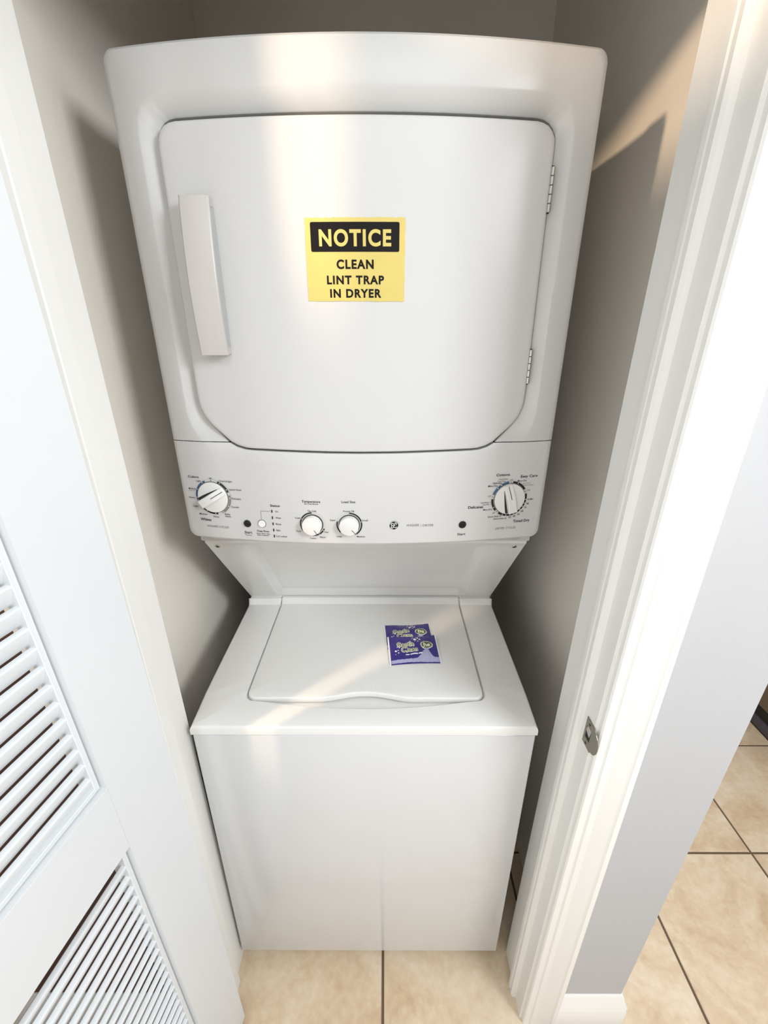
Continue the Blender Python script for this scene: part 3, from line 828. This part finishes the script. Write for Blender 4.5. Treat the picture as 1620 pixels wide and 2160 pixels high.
stroke(bm, arc(-0.26, 0.22, 0.24, 60, -200), 0.0010, -0.0012)
stroke(bm, arc(-0.26, -0.26, 0.25, 10, 330), 0.0010, -0.0012)
stroke(bm, arc(-0.10, -0.05, 0.16, 200, 20, 6), 0.0009, -0.0012)
stroke(bm, arc(0.28, 0.25, 0.22, 120, -170), 0.0010, -0.0012)
stroke(bm, arc(0.24, -0.22, 0.26, 0, -250), 0.0010, -0.0012)
for a in (20, 110, 200, 290): stroke(bm, arc(0, 0, 0.74, a, a + 38, 5), 0.0006, -0.0012)
o = flat_out(bm, 'monogram', M_WHITEINK, None); adopt(o, bd)

# --- knobs
def place_local(bm, x, z):
    a = front_slope(x)
    R_ = Matrix.Rotation(a, 4, 'Z'); T_ = Matrix.Translation((x, front_y(x), z))
    for v in bm.verts: v.co = (T_ @ R_) @ v.co
def dial(x, z, ang, cat):
    bm = bmesh.new()
    lathe(bm, [(0.0296, -0.0004), (0.0296, 0.0030), (0.0288, 0.0042), (0.0270, 0.0046), (0.0, 0.0046)], 48)
    place_local(bm, x, z)
    kb = up(bm, cat, M_KNOB, 30)
    p = Vector((math.sin(ang), 0, math.cos(ang))); q = Vector((math.cos(ang), 0, -math.sin(ang)))
    bm = bmesh.new()
    hw, hb = 0.0086, 0.0100
    secs = [(-0.0262, 0.0105, 0.0), (-0.0250, 0.0122, 0.0), (0.0020, 0.0130, 0.0), (0.0085, 0.0120, 0.0), (0.0280, 0.0066, 0.0), (0.0288, 0.0046, 0.0)]
    R_ = []
    for (t, hh, d) in secs:
        wdt = min(hw, math.sqrt(max(0.0, 0.0294 ** 2 - t * t)) + 0.004)
        R_.append([bm.verts.new(p * t + q * sx + Vector((0, -y_, 0))) for sx, y_ in ((-wdt, 0.003), (-wdt + 0.0008, hh - 0.0008), (-wdt + 0.0018, hh), (wdt - 0.0018, hh), (wdt - 0.0008, hh - 0.0008), (wdt, 0.003))])
    for a, b in zip(R_, R_[1:]):
        for i in range(6): bm.faces.new((a[i], a[(i + 1) % 6], b[(i + 1) % 6], b[i]))
    bm.faces.new(R_[0]); bm.faces.new(list(reversed(R_[-1])))
    place_local(bm, x, z)
    up(bm, 'grip_bar', M_KNOB, 30, kb)
    bm = bmesh.new()
    def ph(t): return 0.0130 if t < 0.002 else (0.0130 - (t - 0.002) * 0.154 if t < 0.0085 else 0.0120 - (t - 0.0085) * 0.277)
    v = [bm.verts.new(p * t + q * sx + Vector((0, -(ph(t) + 0.0004), 0))) for t, sx in ((0.0025, -0.0006), (0.0085, -0.0006), (0.0275, -0.0006), (0.0275, 0.0006), (0.0085, 0.0006), (0.0025, 0.0006))]
    bm.faces.new((v[0], v[1], v[4], v[5])); bm.faces.new((v[1], v[2], v[3], v[4]))
    place_local(bm, x, z)
    up(bm, 'pointer_mark', M_BLACK, 0, kb)
    bm = bmesh.new()
    lathe(bm, [(0.0308, 0.0), (0.0308, 0.0007), (0.0290, 0.0009), (0.0290, 0.0)], 48)
    place_local(bm, x, z)
    up(bm, 'knob_shade_ring', M_RINGSHADE, 30, kb)  # dark ring drawn in for the shade at the disc edge
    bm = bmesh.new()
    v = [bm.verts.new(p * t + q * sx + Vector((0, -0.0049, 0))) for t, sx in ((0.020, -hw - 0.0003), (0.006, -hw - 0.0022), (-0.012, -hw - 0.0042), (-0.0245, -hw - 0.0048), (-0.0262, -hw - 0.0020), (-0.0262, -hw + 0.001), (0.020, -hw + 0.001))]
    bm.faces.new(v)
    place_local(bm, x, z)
    up(bm, 'dark_wedge', M_DARK, 0, kb)  # flat dark wedge laid on the disc beside the grip bar
    return kb
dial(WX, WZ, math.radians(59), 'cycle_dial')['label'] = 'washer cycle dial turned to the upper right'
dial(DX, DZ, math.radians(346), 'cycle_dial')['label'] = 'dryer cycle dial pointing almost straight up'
for (x, z, ang, lb) in ((TX, TZ, 146, 'temperature selector knob'), (QX, QZ, 138, 'load size selector knob')):
    bm = bmesh.new()
    lathe(bm, [(0.0183, -0.0003), (0.0180, 0.0105), (0.0174, 0.0122), (0.0160, 0.0128), (0.0, 0.0128)], 40)
    place_local(bm, x, z)
    kb = up(bm, 'selector_knob', M_KNOB, 30); kb['label'] = lb
    bm = bmesh.new()
    a = math.radians(ang); p = Vector((math.sin(a), 0, math.cos(a))); q = Vector((math.cos(a), 0, -math.sin(a)))
    v = [bm.verts.new(p * t + q * sx + Vector((0, -0.0131, 0))) for t, sx in ((0.008, -0.0005), (0.0172, -0.0005), (0.0172, 0.0005), (0.008, 0.0005))]
    bm.faces.new(v)
    place_local(bm, x, z)
    up(bm, 'pointer_mark', M_BLACK, 0, kb)
    bm = bmesh.new()
    lathe(bm, [(0.0196, 0.0), (0.0196, 0.0016), (0.0182, 0.0018), (0.0182, 0.0)], 40)
    place_local(bm, x, z)
    up(bm, 'knob_skirt', M_BLACK, 30, kb)
for (x, z, m, lb) in ((-0.2176, 1.2343, M_BLACK, 'black washer start button'), (-0.1892, 1.2357, M_WHITEINK, 'white rinse button'), (0.1856, 1.2345, M_BLACK, 'black dryer start button')):
    bm = bmesh.new()
    lathe(bm, [(0.0070, -0.0002), (0.0068, 0.0018), (0.0060, 0.0025), (0.0030, 0.0022), (0.0, 0.0019)], 32)
    place_local(bm, x, z)
    bt = up(bm, 'push_button', m, 40); bt['label'] = lb
    bm = bmesh.new()
    lathe(bm, [(0.0080, 0.0), (0.0079, 0.0006), (0.0074, 0.0007), (0.0071, 0.0)], 32)
    place_local(bm, x, z)
    up(bm, 'button_rim', M_PLASTIC if m is M_BLACK else M_GREY, 30, bt)

# ================================================================== THINGS
# --- notice sticker on the dryer door
SC = [(-0.0748, 1.7178), (0.0697, 1.7181), (0.0692, 1.6100), (-0.0752, 1.6108)]
bm = bmesh.new()
P = []
for a, b, n in ((SC[0], SC[1], 46), (SC[1], SC[2], 34), (SC[2], SC[3], 46), (SC[3], SC[0], 34)):
    for i in range(n):
        t = i / n
        j = 0.00045
        P.append((a[0] + (b[0] - a[0]) * t + random.uniform(-j, j), a[1] + (b[1] - a[1]) * t + random.uniform(-j, j)))
sc_c = (-0.0027, 1.664)
def sgn(x, z, p): return (x, front_y(x) - 0.001 + p, z)
loft(bm, [(P, 0.0002), (P, -0.0006), (scaled(P, sc_c, 0.97), -0.0007), (scaled(rrect(-0.0748, 0.0697, 1.6104, 1.7180, 0.002, 2), sc_c, 0.5), -0.0007)], sc_c, sgn, 60, close=-0.0007)
sticker = finish(bm, 'notice_sticker', M_YELLOW, smooth=30)
tag(sticker, 'yellow and black notice sticker about the lint trap, stuck on the dryer door', 'sign')
bm = bmesh.new()
bn = rrect(-0.0672, 0.0611, 1.6754, 1.7125, 0.0022, 4)
bc = (-0.003, 1.694)
loft(bm, [(bn, -0.0010), (scaled(bn, bc, 0.6), -0.0010), (scaled(bn, bc, 0.3), -0.0010)], bc, sgn, 60, close=-0.0010)
hb = finish(bm, 'header_band', M_SIGNBLACK, sticker, smooth=0)
bmN, bmT = bmesh.new(), bmesh.new()
def on_sign(x0, z0, off): return lambda u, v: (x0 + u, front_y(x0 + u) - 0.001 + off, z0 + v)
text(bmN, 'NOTICE', on_sign(-0.0029, 1.69345, -0.0014), 0.1045, 0.0205, .036, 0.17, 6)
text(bmT, 'CLEAN', on_sign(-0.0036, 1.6598, -0.0010), 0.0546, 0.0117, .036, 0.17, 6)
text(bmT, 'LINT TRAP', on_sign(-0.0036, 1.6393, -0.0010), 0.0850, 0.0112, .036, 0.17, 6)
text(bmT, 'IN DRYER', on_sign(-0.0036, 1.6214, -0.0010), 0.0770, 0.0114, .036, 0.17, 6)
flush_text()
flat_out(bmN, 'yellow_lettering', M_YELLOW, sticker)
flat_out(bmT, 'black_lettering', M_SIGNBLACK, sticker)

# --- detergent packets on the washer lid
LID = deck_z(0.2) + 0.0029
def packet(loc, rz, tilt, seed, label):
    rnd = random.Random(seed)
    U, V, TH = 0.0600, 0.0455, 0.0085
    ph = [rnd.uniform(0, 6.28) for _ in range(8)]
    def vext(u):
        t = u / U
        return V * (0.935 + 0.065 * t * t)
    def hgt(u, t):            # t = v / vext in -1..1
        e = max(0.0, 1 - abs(u / U) ** 5) * max(0.0, 1 - abs(t) ** 2.6)
        wv = 0.0007 * math.sin(38 * u / U * 0.16 * 6 + ph[0] + 2.2 * t) + 0.0006 * math.sin(9 * t + 5 * u / U + ph[1]) + 0.0005 * math.sin(13 * u / U - 6 * t + ph[2])
        return 0.0007 + TH * 0.72 * e + wv * min(1.0, 3 * (1 - abs(u / U))) * (0.4 + 0.6 * e) + 0.0016 * (abs(t) ** 6) * (0.5 + 0.5 * math.sin(4.2 * u / U + ph[3]))
    Mx = Matrix.Translation(loc) @ Matrix.Rotation(rz, 4, 'Z') @ Matrix.Rotation(tilt, 4, 'X')
    root = bpy.data.objects.new('detergent_packet', None)
    def P3(u, t, off): return Mx @ Vector((u, t * vext(u), hgt(u, t) + off))
    def band(u0, u1, nu, nv=22):
        bm = bmesh.new()
        T = [[bm.verts.new(P3(u0 + (u1 - u0) * i / nu, -1 + 2 * j / nv, 0)) for j in range(nv + 1)] for i in range(nu + 1)]
        Bt = [[bm.verts.new(Mx @ Vector((u0 + (u1 - u0) * i / nu, (-1 + 2 * j / nv) * vext(u0 + (u1 - u0) * i / nu), 0.0))) for j in (0, nv)] for i in range(nu + 1)]
        for i in range(nu):
            for j in range(nv): bm.faces.new((T[i][j], T[i + 1][j], T[i + 1][j + 1], T[i][j + 1]))
            bm.faces.new((Bt[i][0], Bt[i + 1][0], T[i + 1][0], T[i][0])); bm.faces.new((T[i][nv], T[i + 1][nv], Bt[i + 1][1], Bt[i][1]))
            bm.faces.new((Bt[i][0], Bt[i][1], Bt[i + 1][1], Bt[i + 1][0]))
        for i in (0, nu): bm.faces.new([Bt[i][0], Bt[i][1]] + [T[i][j] for j in range(nv, -1, -1)])
        return bm
    body = finish(band(-0.0565, 0.0565, 40), 'detergent_packet', M_PURPLE, smooth=60)
    bpy.data.objects.remove(root)
    tag(body, label, 'packet', 'detergent packets on the washer lid')
    finish(band(-U, -0.0565, 3), 'end_seal', M_FILMWHITE, body, smooth=60)
    finish(band(0.0565, U, 3), 'end_seal', M_FILMWHITE, body, smooth=60)
    # print: coordinates on the packet face, u right, v up
    def pf(u0, v0, off, rot=0.0):
        c_, s_ = math.cos(rot), math.sin(rot)
        def f(a, b):
            u = u0 + a * c_ - b * s_; v = v0 + a * s_ + b * c_
            return P3(u, max(-1, min(1, v / vext(u))), off)
        return f
    bc, bo, bw, bl = bmesh.new(), bmesh.new(), bmesh.new(), bmesh.new()
    for (dx_, dy_) in ((0, 0), (0.0007, 0.0007), (-0.0007, 0.0007), (0.0007, -0.0007), (-0.0007, -0.0007), (0.001, 0), (-0.001, 0)):
        text(bc, 'Gentle', pf(-0.0185 + dx_, 0.0135 + dy_, 0.0005, 0.06), 0.0410, 0.0150, 0.03, 0.08)
        text(bc, 'Clean', pf(-0.0110 + dx_, -0.0040 + dy_, 0.0005, 0.06), 0.0380, 0.0150, 0.03, 0.08)
    text(bo, 'Gentle', pf(-0.0185, 0.0135, 0.0010, 0.06), 0.0400, 0.0142, 0.012, 0.08)
    text(bo, 'Clean', pf(-0.0110, -0.0040, 0.0009, 0.06), 0.0370, 0.0142, 0.012, 0.08)
    def ell(bm, u0, v0, ru, rv, off, n=20):
        vm = [bm.verts.new(pf(u0, v0, off)(0.55 * ru * math.cos(2 * PI * i / n), 0.55 * rv * math.sin(2 * PI * i / n))) for i in range(n)]
        vs = [bm.verts.new(pf(u0, v0, off)(ru * math.cos(2 * PI * i / n), rv * math.sin(2 * PI * i / n))) for i in range(n)]
        vc = bm.verts.new(pf(u0, v0, off)(0, 0))
        for i in range(n):
            bm.faces.new((vs[i], vs[(i + 1) % n], vm[(i + 1) % n], vm[i])); bm.faces.new((vm[i], vm[(i + 1) % n], vc))
    ell(bc, 0.0320, 0.0085, 0.0150, 0.0130, 0.0005)
    ell(bo, 0.0320, 0.0085, 0.0128, 0.0108, 0.0010)
    text(bc, 'he', pf(0.0320, 0.0080, 0.0017), 0.0150, 0.0120, 0.03)
    for (u0, v0, r_) in ((0.0060, 0.0290, .0040), (0.0130, 0.0350, .0022), (0.0175, 0.0290, .0024), (0.0010, 0.0360, .0014), (0.0125, 0.0230, .0016), (-0.002, 0.0310, .0010), (0.0050, 0.0220, .0010), (0.0090, 0.0375, .0010), (0.0195, 0.0350, .0010),
                        (-0.0430, -0.0080, .0026), (-0.0375, -0.0050, .0014), (-0.0390, 0.0040, .0013), (-0.0370, -0.0130, .0018), (-0.0440, -0.0180, .0010), (-0.0340, 0.0020, .0020)):
        ell(bw, u0, v0, r_, r_, 0.0006, 10)
    # tag line under the name
    v4 = [(-0.021, -0.0215), (0.019, -0.0180), (0.019, -0.0150), (-0.021, -0.0185)]
    f = pf(0, 0, 0.0006)
    N_ = 6
    lo = [bw.verts.new(f(v4[0][0] + (v4[1][0] - v4[0][0]) * i / N_, v4[0][1] + (v4[1][1] - v4[0][1]) * i / N_)) for i in range(N_ + 1)]
    hi = [bw.verts.new(f(v4[3][0] + (v4[2][0] - v4[3][0]) * i / N_, v4[3][1] + (v4[2][1] - v4[3][1]) * i / N_)) for i in range(N_ + 1)]
    for i in range(N_): bw.faces.new((lo[i], lo[i + 1], hi[i + 1], hi[i]))
    # pale wave along the front edge, rising under the oval
    n = 48
    f = pf(0, 0, 0.0004)
    def crest(u):
        k_ = -0.0335 + 0.0050 * (u + 0.056) / 0.112
        k_ += 0.029 * math.exp(-((u - 0.031) / (0.016 if u < 0.031 else 0.0075)) ** 2)
        return k_
    cols = []
    for i in range(n + 1):
        u = -0.0560 + 0.112 * i / n
        top = crest(u); bot = -vext(u) + 0.0022
        cols.append([bl.verts.new(f(u, bot + (top - bot) * q / 5)) for q in range(6)])
    for a, b in zip(cols, cols[1:]):
        for q in range(5): bl.faces.new((a[q], b[q], b[q + 1], a[q + 1]))
    flush_text()
    flat_out(bl, 'wave_print', M_LILAC, body)
    flat_out(bc, 'cream_lettering', M_CREAM, body)
    flat_out(bo, 'olive_lettering', M_OLIVE, body)
    flat_out(bw, 'bubble_print', M_WHITEINK, body)
    return body
packet((0.1005, 0.2640, LID), math.radians(3.8), 0.0, 3, 'purple detergent packet lying partly under the other one, farther back on the washer lid')
packet((0.1095, 0.2090, LID + 0.0038), math.radians(3.6), math.radians(4.8), 11, 'purple detergent packet on top, overlapping the other one, nearer the front of the washer lid')
